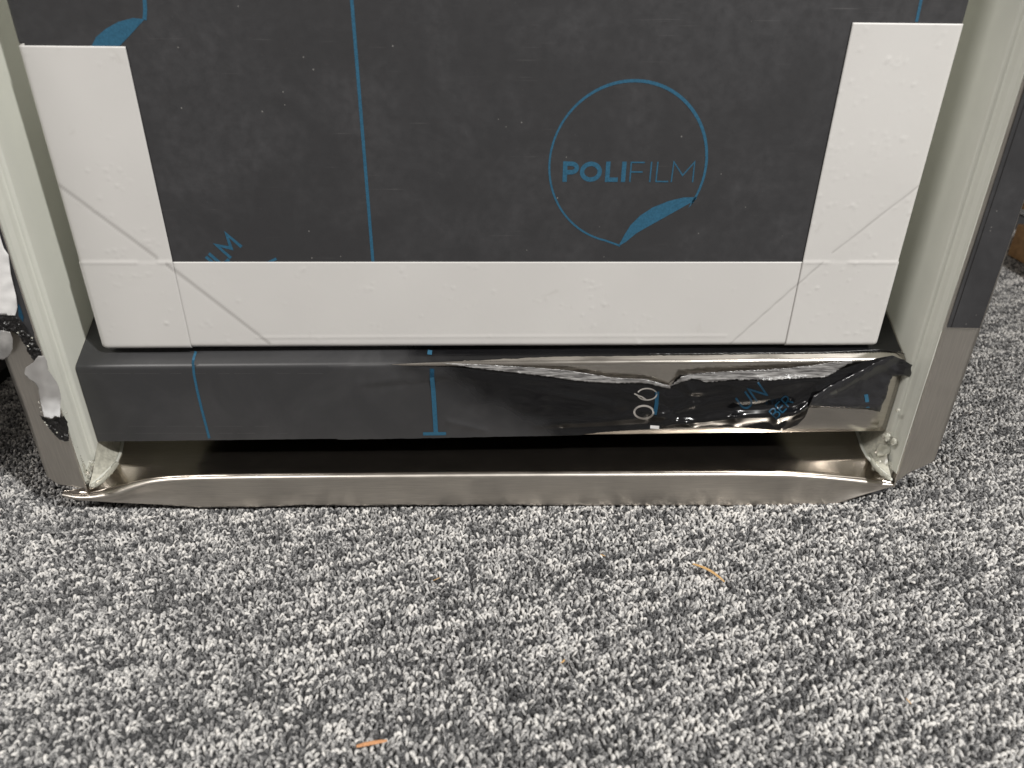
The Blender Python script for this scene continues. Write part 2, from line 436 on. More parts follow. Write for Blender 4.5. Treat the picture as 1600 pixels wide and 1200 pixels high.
# liner foot beads and silicone in the bottom corners
def bead(name, pts, w, mat, parent, seed=0, rough=.25):
    # pts: 3D path; w: half width; lumpy tube
    n = len(pts); Pm = []
    for i, p in enumerate(pts):
        p = Vector(p); a = Vector(pts[max(0, i-1)]); b = Vector(pts[min(n-1, i+1)]); t = (b-a).normalized()
        u = t.cross(Vector((0, 0, 1)));
        if u.length < .1: u = t.cross(Vector((0, 1, 0)))
        u.normalize(); v = t.cross(u).normalized(); ww = w if not callable(w) else w(i/(n-1)); row = []
        for j in range(9):
            a_ = j/8*2*math.pi; q = ww*(1+rough*nz(p.x*700+j, p.z*700+seed, p.y*700))
            if i in (0, n-1): q *= .3
            row.append(p+u*math.cos(a_)*q+v*math.sin(a_)*q)
        Pm.append(row)
    return grid(name, Pm, mat, parent, True)
def path(px, fn, n=24):
    d = densify(px, 2.2, 0, False); return [fn(*q) for q in d]
def onbase(dz=0):
    def f(px, py):
        r = ray(px, py)                                   # march to the base plate
        p = pixz(px, py, ZL+dz)
        if False:
            # climbing part z = ZL+.002+(y-.0226)*.56
            t = (ZL+dz+.002-.0226*.56 + .56*CAM.y - CAM.z)/(r.z-.56*r.y)
            p = CAM+r*t
        return p
    return f
for s, pts in ((-1, [(193, 683), (189, 705), (182, 722), (166, 738), (150, 752), (141, 760)]), (1, [(1338, 672), (1346, 697), (1355, 714), (1372, 731), (1388, 745), (1394, 751)])):
    o = bead('liner_foot_edge', path(pts, onbase(.0006)), .0012, M_LINER, CAB, 3*s, .2)
    wl = [(152, 682), (150, 700), (148, 722), (144, 742), (139, 759)] if s < 0 else [(1388, 668), (1386, 690), (1386, 710), (1389, 732), (1393.5, 749)]
    def res(pl, n):
        d = [0]
        for a, b in zip(pl, pl[1:]): d.append(d[-1]+math.hypot(b[0]-a[0], b[1]-a[1]))
        return [(lerpc(list(zip(d, [q[0] for q in pl])), d[-1]*k/(n-1)), lerpc(list(zip(d, [q[1] for q in pl])), d[-1]*k/(n-1))) for k in range(n)]
    A_ = [onbase(.0006)(*q) for q in res(pts, 16)]; B_ = []
    for q in res(wl, 16):
        r = ray(*q); B_.append(CAM+r*((s*.2966-CAM.x)/r.x))
    grid('liner_foot', [[a.lerp(b, t)-Vector((0, 0, .0025*math.sin(math.pi*t))) + Vector((0, 0, .0006*nz(a.y*300, t*3))) for t in (0, .15, .3, .5, .7, .85, 1)] for a, b in zip(A_, B_)], M_FOOT, CAB, True)
def blob(px, py, Y, rx, ry, rz, mat, name='silicone_lump', seed=0, tilt=0):
    c = pixy(px, py, Y); Pm = []
    for i in range(13):
        a = math.pi*i/12; row = []
        for j in range(19):
            b = 2*math.pi*(j % 18)/18; d = Vector((math.sin(a)*math.cos(b), math.sin(a)*math.sin(b), math.cos(a)))
            q = 1+.38*noise.noise(d*1.7+Vector((seed, 0, 0)))+.14*noise.noise(d*5+Vector((seed, 2, 0)))
            x_, y_, z_ = d.x*rx*q, d.y*ry*q, d.z*rz*q
            row.append((c.x+x_*math.cos(tilt)+z_*math.sin(tilt), c.y+y_, c.z-x_*math.sin(tilt)+z_*math.cos(tilt)))
        Pm.append(row)
    return grid(name, Pm, mat, CAB, True)
bead('silicone_bead', [pixy(x, y, .0035) for x, y in densify([(97, 640), (106, 668), (114, 694), (122, 716), (130, 738), (138, 757)], 2, .8, False, 3)], lambda t: .0012+.0016*t, M_SIL, CAB, 5, .6)
bead('silicone_bead', path([(184, 722), (172, 738), (158, 752), (142, 761)], onbase(.0005)), .0019, M_SIL, CAB, 8, .5)
bead('silicone_bead', path([(1358, 708), (1366, 728), (1380, 742), (1392, 750)], onbase(.0006)), .0017, M_SIL, CAB, 9, .5)
for i, (px, py, Y, a, b, c, t) in enumerate([(134, 742, .006, .0030, .003, .0060, .2), (146, 752, .008, .004, .003, .0025, 0), (141, 728, .010, .003, .003, .005, .5), (152, 742, .012, .0035, .003, .004, .6),
        (1386, 682, .012, .0032, .003, .0034, .3), (1397, 690, .007, .0022, .002, .003, 0), (1387, 735, .008, .0044, .003, .0075, -.1), (1371, 727, .012, .0030, .003, .0055, .5), (1379, 704, .014, .0055, .002, .006, .2), (1403, 641, .008, .0014, .001, .0016, 0)]):
    blob(px, py, Y, a, b, c, M_SIL, seed=i*3.1, tilt=t)

# ------------------------------------------------------------------ cross rail
D1, Z1, Z0 = .0217, .1118, .0483; KT = .0045; RR = .0042; SL = math.tan(math.radians(28))
def railprof(off=0.0, back=.085):
    pts = []                                              # from the back of the sloping top, round the edge, down the face
    a0 = math.radians(28); cy = D1+RR; 
    cz = Z1-RR-.0006
    for i in range(6):
        y = back+(cy-back)*i/6; z = cz + (RR+off)*math.cos(a0) + (y-cy+(RR+off)*math.sin(a0))*SL
        pts.append((y, z))
    for i in range(10):
        a = a0+(math.pi/2-a0)*i/9; pts.append((cy-(RR+off)*math.sin(a), cz+(RR+off)*math.cos(a)))
    for i in range(1, 9): pts.append((D1-off, cz+(Z0+.0008-cz)*i/8))
    return pts, cz
prof, CZ = railprof()
for i in range(1, 4): a = math.pi/2*i/3; prof.append((D1+.0012-.0012*math.cos(a), Z0+.0008-.0012*math.sin(a)+.0004))
prof += [(D1+.0035, Z0)]
xs = np.linspace(-W1+.0004, W1-.0009, 90)
RAIL = grid('cross_rail', [[(x, y+(.00006*nz(x*25, z*60)+.00038*max(0, min(1, (x-.0)/.05))*nz(x*38+z*20, z*120, 4) if D1-.001 < y < D1+.002 else 0), z+KT*x) for x in xs] for y, z in prof], M_RAIL, CAB, True, flip=True)
thick(RAIL, .001, -1)

box('added_dark_block', -.245, .25, D1+.0035, .30, Z0+.0022, Z0+.05, M_DARK, CAB, .01)  # unseen block added inside the rail so the base plate mirrors black
FOLDS = [  # (x0,y0,x1,y1,width,height mm): ridges and creases of the lifted film
    (560, 600, 690, 586, 9, .9), (572, 608, 692, 593, 5, -.6), (500, 580, 600, 583, 7, .35), (700, 659, 758, 673, 4, .8), (640, 598, 700, 588, 5, .6),
    (640, 572, 960, 634, 9, 1.1), (700, 574, 1040, 622, 9, 1.5), (760, 606, 1010, 640, 16, 1.0), (800, 630, 1000, 648, 8, .9), (840, 664, 1005, 652, 6, 1.5), (880, 670, 1012, 663, 4, -.9),
    (900, 655, 1000, 640, 5, -.8), (960, 600, 1035, 640, 6, .9), (1000, 640, 1075, 662, 6, 2.4), (1020, 612, 1060, 655, 5, -1.2),
    (1047, 608, 1092, 622, 7, -2.0), (1092, 622, 1160, 610, 9, -1.5), (1060, 616, 1240, 600, 10, 1.6), (1065, 592, 1080, 614, 6, 1.8), (1090, 602, 1260, 590, 9, .8),
    (1025, 652, 1085, 632, 5, 1.6), (1085, 632, 1230, 606, 9, 1.3), (1040, 664, 1150, 652, 6, 2.8), (1150, 652, 1250, 645, 8, 3.6), (1110, 642, 1230, 632, 7, -1.5), (1150, 626, 1230, 618, 8, 1.4),
    (1150, 603, 1290, 593, 8, 2.0), (1215, 655, 1262, 634, 7, 3.2), (1222, 668, 1268, 622, 6, 2.4),
    (1240, 640, 1330, 590, 7, -1.6), (1280, 612, 1395, 560, 7, 3.4)]
def segd(px, py, f):
    x0, y0, x1, y1 = f[:4]; dx, dy = x1-x0, y1-y0; t = max(0, min(1, ((px-x0)*dx+(py-y0)*dy)/(dx*dx+dy*dy)))
    return math.hypot(px-x0-t*dx, py-y0-t*dy)
def filmoff(px, py):
    o = .00034
    for f in FOLDS: dd = segd(px, py, f)/f[4]; o += .001*f[5]*math.exp(1-math.sqrt(1+(dd*1.5)**2)*1.0)*min(1, max(0, (px-530)/60))*(.75+.25*math.tanh(3-dd))
    w = max(0, min(1, (px-560)/420)); w = w*w*(3-2*w)
    top = max(0, min(1, (660-py)/90))
    o += w*(.0006+.0020*top) + w*.0005*nz(px/38, py/17) + w*.00005*nz(px/11, py/6, 3) + w*.00010*nz(px/26+py/7, py/16, 5)
    return max(o, .00028)
def filmpos(px, py, lift=0.0):
    q = filmoff(px, py)+lift
    p = pixy(px, py, D1-q)
    zz = p.z-KT*p.x
    if zz > CZ:
        d = min(RR, zz-CZ); dy = RR-math.sqrt(max(0, RR*RR-d*d)); k = max(0, 1-q/.0015)
        p = pixy(px, py, D1-q+dy*k)
    return p
# left part: taut film wrapped over the edge
XS = pixy(520, 600, D1).x
pf, _ = railprof(.00025, .083)
xl = np.linspace(-W1+.0006, XS, 70)
def wav(x, i):
    px = 800+(x-CAM.x)*1500
    return 0
xw = list(np.linspace(XS, pixy(730, 600, D1).x, 30))[1:]
rows = []
for i, (y, z) in enumerate(pf):
    row = [(x, y, z+KT*x if i < len(pf)-1 else z+KT*x-.0011+.0003*nz(x*900, 5)) for x in xl]
    for q, x in enumerate(xw):                              # the taut part ends in a wedge along the rounded edge
        t = (q+1)/len(xw); lim = 14.5-8.6*t**.8; k = min(i, lim); a = int(k); b = min(a+1, len(pf)-1); f = k-a
        row.append((x, pf[a][0]*(1-f)+pf[b][0]*f, pf[a][1]*(1-f)+pf[b][1]*f+KT*x))
    rows.append(row)
o = grid('film_sheet', rows, M_FILMR, RAIL, True, flip=True)
# right part: loose, torn and crumpled
top = [(513, 568), (560, 568), (600, 568.5), (640, 572), (700, 573), (800, 581), (880, 592), (955, 598), (1010, 598), (1047, 607), (1060, 596), (1080, 591), (1105, 596), (1200, 592), (1288, 588), (1310, 578), (1345, 567), (1368, 560), (1395, 555)]
right = [(1382, 566), (1345, 582), (1300, 602), (1270, 620), (1264, 637), (1258, 652), (1246, 664), (1222, 673)]
bot = [(1200, 671), (1150, 667), (1060, 668), (1017, 671), (960, 674), (935, 676), (905, 680), (860, 681), (800, 682), (700, 684), (600, 685.8), (528, 687), (527, 686.5)]
outl = top+right+bot
o = sheet('loose_film', outl, filmpos, 3, M_GLOSS, RAIL, .35, 0, 3, True, 2); o['label'] = 'peeled glossy dark film hanging in folds'
# matte left end of the loose part keeps its matte look: the gloss comes in with the stretch
def blendgloss(m):
    nt = m.node_tree; b = nt.nodes['Principled BSDF']
    g = nt.nodes.new('ShaderNodeNewGeometry'); sp = nt.nodes.new('ShaderNodeSeparateXYZ'); nt.links.new(g.outputs['Position'], sp.inputs[0])
    w = noi(nt, coords(nt), 40, 2)
    xx = mth(nt, 'ADD', sp.outputs[0], mth(nt, 'MULTIPLY', mth(nt, 'SUBTRACT', w, .5), .05))
    xx = mth(nt, 'ADD', xx, mth(nt, 'MULTIPLY', mth(nt, 'SUBTRACT', sp.outputs[2], .11), 1.6)); f = rng_(nt, xx, -.085, -.035, 0, 1)
    old = b.inputs['Base Color'].links[0].from_socket
    matte = mixc(nt, rng_(nt, noi(nt, coords(nt), 16, 6, .65, .6), .42, .8, 0, .5), (.037, .037, .039), (.085, .083, .085))
    nt.links.new(mixc(nt, f, matte, old), b.inputs['Base Color'])
    nt.links.new(rng_(nt, f, 0, 1, .42, .14), b.inputs['Roughness'])
blendgloss(M_GLOSS)
# flap at the right end
def flappos(px, py):
    c = segd(px, py, (1395, 555, 1265, 628))
    q = .0030 + .0034*math.exp(-(c/9)**2) + .0010*nz(px/22, py/16, 7) + .0007*abs(nz(px/13+py/9, py/8, 2)) + .0008*math.exp(-segd(px, py, (1290, 628, 1380, 632))/3)+ .0010*math.exp(-segd(px, py, (1350, 575, 1345, 632))/6) + .0010*math.exp(-((py-632)/7)**2) + .0030*max(0, min(1, (px-1390)/30)) + .0012*math.exp(-(segd(px, py, (1360, 565, 1420, 585))/7)**2)
    return pixy(px, py, D1-q)
flap = [(1395, 555), (1412, 562), (1428, 572), (1426, 580), (1421, 588.5), (1408, 586), (1400, 588), (1394, 588), (1389, 600), (1387, 612), (1384, 622), (1378, 634), (1375, 643), (1355, 639.5), (1325, 638.5), (1300, 637), (1280, 637), (1264, 637), (1271, 619), (1300, 601), (1345, 579), (1378, 562)]
M_FLAPD = film('flap_film', (.015, .015, .017), .15, .9, .3, 0)
o = sheet('film_flap', flap, flappos, 4, M_FLAPD, RAIL, .6, .00012, 3, True, 5)
# folded back edges show the paler back of the film
def under(px, py): return filmpos(px, py, .0012+.0005*nz(px/9, py/7))
o = sheet('folded_film_edge', [(690, 567), (760, 570), (830, 574), (880, 578), (920, 584), (955, 590), (1010, 593), (1047, 603), (1047, 608), (1010, 599), (955, 599), (900, 595), (860, 589), (800, 581.5), (740, 575)], under, 3.2, M_UNDER, RAIL, .5, .0001, 2.5, True, 8)
o = sheet('folded_film_edge', [(1047, 604), (1066, 588), (1090, 583), (1150, 580), (1220, 576), (1262, 572), (1300, 566), (1345, 562), (1320, 571), (1300, 584), (1288, 590), (1250, 591), (1200, 594), (1150, 593), (1105, 597), (1080, 592), (1062, 598)], under, 3.2, M_UNDER, RAIL, 1.0, .0001, 2.2, True, 9)
# strip of film still stuck to the sloping top, its torn edge sawtoothed
def slopept(px, py, off=.0004):
    r = ray(px, py); cy = D1+RR; a0 = math.radians(28)
    z0 = CZ+(RR+off)*math.cos(a0)+(-cy+(RR+off)*math.sin(a0))*SL   # z = z0 + y*SL
    t = (z0 + SL*CAM.y + KT*CAM.x - CAM.z)/(r.z-SL*r.y-KT*r.x); return CAM+r*t
xr = W1-.0012
P = []
XS2 = pixy(728, 600, D1).x; Xs = np.arange(XS2, xr, .0011)
lower = []
for i, x in enumerate(Xs):
    tpx = (x-XS2)/(xr-XS2)
    yy = D1+.0022+.0028*min(1, tpx*5)+(.0005+.0011*(i % 2) if tpx > .42 else .00025*nz(x*400, 2))+(.0006*nz(x*120, 1))
    lower.append(yy)
a0 = math.radians(28)
def zslope(y, off): cy = D1+RR; return CZ+(RR+off)*math.cos(a0)+(y-cy+(RR+off)*math.sin(a0))*SL
for k in range(5):
    P.append([(x, ly+(.083-ly)*(k/4)**1.5, KT*x+zslope(ly+(.083-ly)*(k/4)**1.5, .0003 + (.0007*abs(nz(x*500, 4)) if k == 0 and i > .42*len(Xs) else 0))) for i, (x, ly) in enumerate(zip(Xs, lower))])
grid('top_film_strip', P, M_FILMR, RAIL, True)

tp = [(1014, 553), (1060, 553), (1130, 552), (1200, 551.5), (1290, 550.5), (1340, 548), (1372, 546.5), (1400, 549.5), (1414, 553)]
bead('torn_film_edge', [slopept(a+.6*nz(a, 1), b+.9*nz(a*.31, 5), .0006+.0003*nz(a*.7, 9)) for a, b in densify(tp, 2.5, 0, False)], lambda t: .00032+.0004*abs(nz(t*75, 2)), M_FOIL, RAIL, 4, .6)
# ------------------------------------------------------------------ print strokes
def stroke(pts, w, pos, closed=False, name=None, mat=None, parent=None, cap=True):
    """flat ribbon along a polyline given in a surface's own 2D coordinates"""
    n = len(pts); Lf, Rt = [], []
    for i in range(n):
        a = pts[(i-1) % n] if (closed or i > 0) else pts[i]; b = pts[(i+1) % n] if (closed or i < n-1) else pts[i]
        p = pts[i]
        d1 = Vector((p[0]-a[0], p[1]-a[1])); d2 = Vector((b[0]-p[0], b[1]-p[1]))
        d1 = d1.normalized() if d1.length > 1e-9 else d2.normalized(); d2 = d2.normalized() if d2.length > 1e-9 else d1
        m = (d1+d2); m = m.normalized() if m.length > 1e-6 else d1; nn = Vector((-m.y, m.x)); k = 1/max(.45, nn.dot(Vector((-d1.y, d1.x))))
        ww = (w(i/(n-1)) if callable(w) else w)*.5*k
        Lf.append((p[0]+nn.x*ww, p[1]+nn.y*ww)); Rt.append((p[0]-nn.x*ww, p[1]-nn.y*ww))
    v = [pos(*q) for q in Lf]+[pos(*q) for q in Rt]; f = []
    for i in range(n if closed else n-1):
        j = (i+1) % n; f.append((i, j, n+j, n+i))
    return v, f
def strokes(name, L, w, pos, mat, parent):
    V, Fs = [], []
    for it in L:
        pts, cl = it[0], it[1]; ww = it[2] if len(it) > 2 else w
        v, f = stroke(pts, ww, pos, cl); b = len(V); v = [Vector(q)+Vector((0, -.00003*len(Fs)/max(1, len(Fs))*(1+L.index(it)), 0)) for q in v]; V += v; Fs += [tuple(i+b for i in q) for q in f]
    return mesh(name, V, Fs, mat, parent, False)
def arc(cx, cy, rx, ry, a, b, n=20): return [(cx+rx*math.cos(math.radians(a+(b-a)*i/n)), cy+ry*math.sin(math.radians(a+(b-a)*i/n))) for i in range(n+1)]
def glyph(c, bold):                                # unit cap height; returns (strokes, advance)
    h = .0 if not bold else .0
    k = .115 if bold else .035
    if c == 'P': return [([(k, 0), (k, 1)], 0), ([(k, 1-k), (.37, 1-k)]+arc(.38, .68, .24, .32-k, 88, -88, 12)+[(.37, .36+k), (k, .36+k)], 0)], .74 if bold else .66
    if c == 'O': return [(arc(.5, .5, .5-k, .5-k, 0, 345, 23), 1)], 1.12
    if c == 'L': return [([(k, 1), (k, 0)], 0), ([(k, k), (.58, k)], 0)], .70 if bold else .68
    if c == 'I': return [([(k, 1), (k, 0)], 0)], .38 if bold else .27
    if c == 'F': return [([(k, 0), (k, 1)], 0), ([(k, 1-k), (.62, 1-k)], 0), ([(k, .5), (.56, .5)], 0)], .88
    if c == 'M': return [([(k, 0), (k+.02, 1), (.5, .34), (.96, 1), (.98, 0)], 0)], 1.1
    if c == 'U': return [([(k, 1), (k, .38)]+arc(.40, .38, .40-k, .38-k, 180, 360, 12)+[(.80-k, .38), (.80-k, 1)], 0)], 1.0
    if c == 'N': return [([(k, 0), (k, 1), (.8, 0), (.8, 1)], 0)], 1.0
    if c == 'B': return [([(k, 0), (k, 1)], 0), ([(k, 1-k), (.34, 1-k)]+arc(.34, .75, .2, .25-k, 90, -90, 8)+[(.34, .52), (k, .52)], 0), ([(.34, .52)]+arc(.36, .27, .24, .27-k, 90, -90, 8)+[(k, k)], 0)], .78
    if c == 'E': return [([(k, 0), (k, 1)], 0), ([(k, 1-k), (.6, 1-k)], 0), ([(k, .5), (.55, .5)], 0), ([(k, k), (.6, k)], 0)], .78
    if c == 'R': return [([(k, 0), (k, 1)], 0), ([(k, 1-k), (.36, 1-k)]+arc(.36, .73, .22, .27-k, 90, -90, 8)+[(.36, .46), (k, .46)], 0), ([(.34, .46), (.62, 0)], 0)], .8
    return [], .5
def word(txt, bolds, org, ang, size, pos, mat, parent, name='printed_letter', wb=.22, wt=.072, sx=1.0, dens=0):
    x = 0; ca, sa = math.cos(ang), math.sin(ang)
    for c, b in zip(txt, bolds):
        g, adv = glyph(c, b); L = []
        for pts, cl in g:
            q = [((px+x)*size*sx, py*size) for px, py in pts]
            if dens: q = densify(q, dens, 0, bool(cl))
            L.append(([(org[0]+a*ca-b_*sa, org[1]+a*sa+b_*ca) for a, b_ in q], cl))
        o = strokes(name, L, size*(wb if b else wt), pos, mat, parent); x += adv
    return x*size*sx

# ------------------------------------------------------------------ door panel
DD = .0290; DL, DR, ZD = -.2766, .2742, .1200
DOOR = box('door_panel', DL, DR, DD, DD+.014, ZD, .43, M_WHITE, CAB, .0026)
box('film_sheet', DL+.004, DR-.0035, DD-.0004, DD+.001, ZD+.004, .428, M_FILM, DOOR)
box('film_sheet', DL-.0003, DR+.0003, DD-.0002, DD+.012, pixy(110, 74, DD).z, .431, M_FILM, DOOR, .0026)
FY = DD-.0004
def onfilm(x, z): return (x, FY-.00012, z)
# tape strips with trapped air bubbles, underlying seams and rolled edges
def X_at(px, py): return pixy(px, py, DD).x
def Z_at(px, py): return pixy(px, py, DD).z
xl_ = (X_at(190, 70)+X_at(272, 411)+X_at(303, 537))/3; xr_ = (X_at(1327, 37)+X_at(1255, 406)+X_at(1228, 540))/3
zi = (Z_at(400, 411)+Z_at(1150, 406.5))/2; ztl = (Z_at(110, 71.5)); ztr = Z_at(1410, 36)
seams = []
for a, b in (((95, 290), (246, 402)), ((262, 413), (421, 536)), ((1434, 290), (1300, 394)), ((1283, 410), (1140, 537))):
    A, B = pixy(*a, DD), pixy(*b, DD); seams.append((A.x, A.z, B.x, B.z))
def tape(x0, x1, z0, z1, base, seed, over=False, wrapL=False, wrapR=False, nb=95):
    R = random.Random(seed); step = .00105
    nx_ = int((x1-x0)/step); nzz = int((z1-z0)/step)
    bub = []
    for _ in range(nb):
        bx, bz = R.uniform(x0, x1), R.uniform(z0, z1)
        k = R.choice((1, 1, 1, 2, 3))
        for _ in range(k):
            bub.append((bx+R.gauss(0, .003), bz+R.gauss(0, .003), R.uniform(.0005, .0012), R.uniform(.00006, .00026)*(2.0 if R.random() < .08 else 1)))
    xs = np.linspace(x0, x1, nx_+1); zs = np.linspace(z0, z1, nzz+1); XX, ZZ = np.meshgrid(xs, zs)
    H = np.full(XX.shape, base); SE = np.zeros(XX.shape)
    for bx, bz, r, h in bub:
        H += h*np.exp(-((XX-bx)**2+(ZZ-bz)**2)/(r*r))
    H += .00006*np.sin(XX*90+seed)*np.sin(ZZ*70)
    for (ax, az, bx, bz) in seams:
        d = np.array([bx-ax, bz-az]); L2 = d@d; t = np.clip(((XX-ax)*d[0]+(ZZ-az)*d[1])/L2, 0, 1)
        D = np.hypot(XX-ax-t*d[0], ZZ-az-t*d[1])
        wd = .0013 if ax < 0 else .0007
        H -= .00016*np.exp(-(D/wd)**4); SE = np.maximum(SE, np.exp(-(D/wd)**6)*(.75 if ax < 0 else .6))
    if over:                                                   # strip lies over the bottom strip: a step with a ridge
        H += .00022/(1+np.exp((ZZ-zi)/.0003)); H += .00035*np.exp(-((ZZ-zi+.0002)/.0009)**2)*np.where(np.abs(np.abs(XX)-.232) < .006, 0, 1)
    else:
        zr = ZD+.0075; m = (XX > X_at(400, 525)) & (XX < X_at(1135, 525))
        H += .00025*np.exp(-((ZZ-zr)/.0008)**2)*m
    Y = FY-H
    e = .0035
    def rollz(d): d = np.clip(e-d, 0, e*.98); return e-np.sqrt(e*e-d*d)
    Y = Y+rollz(ZZ-z0)*.8 if z0 < ZD+.001 else Y
    if wrapL: Y = Y+rollz(XX-x0)*.7
    if wrapR: Y = Y+rollz(x1-XX)*.7
    Pm = np.stack([XX, Y, ZZ], -1)
    n, m_ = XX.shape; idx = np.arange(n*m_).reshape(n, m_)
    Fq = np.stack([idx[:-1, :-1], idx[:-1, 1:], idx[1:, 1:], idx[1:, :-1]], -1).reshape(-1, 4)
    me = bpy.data.meshes.new('tape_strip'); me.from_pydata(Pm.reshape(-1, 3).tolist(), [], Fq.tolist()); me.update()
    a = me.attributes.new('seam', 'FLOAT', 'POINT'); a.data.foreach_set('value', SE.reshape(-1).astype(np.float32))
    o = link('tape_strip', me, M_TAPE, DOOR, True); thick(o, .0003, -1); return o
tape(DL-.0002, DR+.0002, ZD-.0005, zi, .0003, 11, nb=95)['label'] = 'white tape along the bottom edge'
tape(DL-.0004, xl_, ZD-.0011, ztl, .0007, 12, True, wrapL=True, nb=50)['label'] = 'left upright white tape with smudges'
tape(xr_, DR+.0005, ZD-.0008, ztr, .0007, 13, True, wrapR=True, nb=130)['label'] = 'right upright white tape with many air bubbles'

# prints on the door film
LX, LZ, LR_ = .0820, .2436, .0500
c0 = pixy(981, 258.5, DD); LX, LZ = c0.x, c0.z
a1, a2 = -38, -96                                             # where the folded corner of the round mark meets the ring
ring = [(LX+LR_*math.cos(math.radians(a)), LZ+LR_*math.sin(math.radians(a))) for a in np.linspace(a1, a2+360, 90)]
pA = pixy(1088, 308, FY); pB = pixy(969, 384, FY)
ring = [(pA.x, pA.z)]+ring[2:-2]+[(pB.x, pB.z)]
strokes('printed_ring', [(ring, 0, lambda t: .0013+.0007*math.sin(math.pi*min(1, t*1.6)))], .0015, onfilm, M_BLUE, DOOR)
leaf_u = [(1088, 308), (1068, 308.5), (1045, 314), (1020, 324), (1000, 337), (985, 352), (975, 368), (966, 385)]
leaf_l = [(978, 378), (995, 364), (1020, 350), (1045, 336), (1070, 322), (1084, 314)]
sheet('printed_leaf', leaf_u+leaf_l, lambda a, b: pixy(a, b, FY-.00012), 12, M_BLUE, DOOR, 0, 0, 5, False)
# word across the ring: four heavy and four light capitals
pa = pixy(878, 284, FY); pb = pixy(1083, 283, FY); hgt = (pixy(900, 252, FY).z-pixy(900, 284, FY).z)
tot = .74+1.12+.70+.38+.88+.27+.68+1.0
# letters keep their own widths; the word is fitted to the ring's chord
word('POLIFILM', [1, 1, 1, 1, 0, 0, 0, 0], (pa.x, pa.z), 0, hgt, onfilm, M_BLUE, DOOR, sx=(pb.x-pa.x)/(hgt*tot))
# second, tilted print, half under the bottom tape
q0 = pixy(329, 418, FY); q1 = pixy(398, 350, FY); ang = math.atan2(q1.z-q0.z, q1.x-q0.x)
sz = .0118
word('ILM', [0, 0, 0], (pixy(344, 421, FY).x, pixy(344, 421, FY).z), math.radians(43), sz, onfilm, M_BLUE, DOOR, wt=.19)
strokes('printed_line', [([tuple((pixy(a, b, FY).x, pixy(a, b, FY).z)) for a, b in ((418, 411), (432, 404))], 0)], .0018, onfilm, M_BLUE, DOOR)
for (A, B, w) in (((548, -20), (583, 412), .0020), ((1441, -8), (1432, 34), .0018)):
    a, b = pixy(*A, FY), pixy(*B, FY)
    strokes('printed_line', [([(a.x, a.z), ((a.x+b.x)/2, (a.z+b.z)/2), (b.x, b.z)], 0)], w, onfilm, M_BLUE, DOOR)
strokes('printed_line', [([(pixy(a, b, FY).x, pixy(a, b, FY).z) for a, b in ((224, -15), (226, 0), (227, 14), (226, 31))], 0)], .0022, onfilm, M_BLUE, DOOR)
sheet('printed_leaf', [(226, 30), (208, 28), (185, 34), (165, 45), (150, 58), (143, 72), (187, 72), (204, 54)], lambda a, b: pixy(a, b, FY-.00012), 12, M_BLUE, DOOR, 0, 0, 5, False)

# thin creases pressed into the rail film
for y_, xa, xb in ((583.5, 122, 505), (677, 152, 450), (666, 200, 420)):
    x_ = xa
    while x_ < xb:
        L_ = random.uniform(15, 60); x2 = min(xb, x_+L_)
        strokes('film_crease', [([(x_, y_+.2*nz(x_, 1)), ((x_+x2)/2, y_), (x2, y_+.2*nz(x2, 1))], 0)], .5, lambda a, b: pixy(a, b, D1-.0004), M_CREASE, RAIL); x_ = x2+random.uniform(3, 40)
# prints on the rail film
def onrail(px, py): return filmpos(px, py, .00030)
strokes('printed_line', [([(302, 572), (303, 585), (308, 610), (314, 635), (321, 662), (327, 685)], 0)], 4, lambda a, b: pixy(a, b, D1-.0004), M_BLUE, RAIL)
strokes('printed_line', [([(306, 549), (303, 558), (302, 563)], 0)], 4, lambda a, b: slopept(a, b, .0005), M_BLUE, RAIL)
strokes('printed_line', [([(302, 563), (301.5, 567), (302, 572)], 0)], 4, lambda a, b: pixy(a, b, D1-.0001), M_BLUE, RAIL)
strokes('printed_bar', [([(675, 590), (677, 610), (679, 640), (681, 676)], 0)], 7, onrail, M_BLUE, RAIL)
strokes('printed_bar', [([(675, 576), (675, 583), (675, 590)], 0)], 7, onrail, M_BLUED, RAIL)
strokes('printed_bar', [([(661, 678), (697, 677.5)], 0)], 5, onrail, M_BLUE, RAIL)
strokes('printed_bar', [([(672, 547), (671, 554)], 0)], 7, lambda a, b: slopept(a, b, .0006), M_BLUE, RAIL)
word('UN', [0, 0], (0, 0), 0, 24, lambda u, v: onrail(1163+u*math.cos(.62)-v*math.sin(.62), 642-(u*math.sin(.62)+v*math.cos(.62))), M_BLUED, RAIL, wt=.13, dens=1.2)
word('BER', [0, 0, 0], (0, 0), 0, 17, lambda u, v: onrail(1213+u*math.cos(.78)-v*math.sin(.78), 655-(u*math.sin(.78)+v*math.cos(.78))), M_BLUED, RAIL, wt=.14, dens=1.2)
strokes('printed_ring', [(arc(1011, 616, 15, 9, 200, 520, 22), 0)], 2.1, onrail, M_GREY, RAIL)
strokes('printed_ring', [([(991, 615), (997, 618), (1003, 620), (1010, 625)], 0)], 2.1, onrail, M_GREY, RAIL)
strokes('printed_ring', [(arc(1006, 644, 15, 10, 0, 345, 22), 1)], 3, onrail, M_GREY, RAIL)
strokes('printed_line', [([(1027, 612), (1026, 630), (1023, 648)], 0)], 6, onrail, M_BLUED, RAIL)
strokes('printed_line', [([(1016, 667), (1030, 668)], 0)], 5, onrail, M_FLAP, RAIL)
def onflap(a, b): p = flappos(a, b); return p+Vector((0, -.0002, 0))
strokes('printed_line', [([(1353, 616), (1355, 628), (1356, 637)], 0)], 6, onflap, M_BLUE, RAIL)

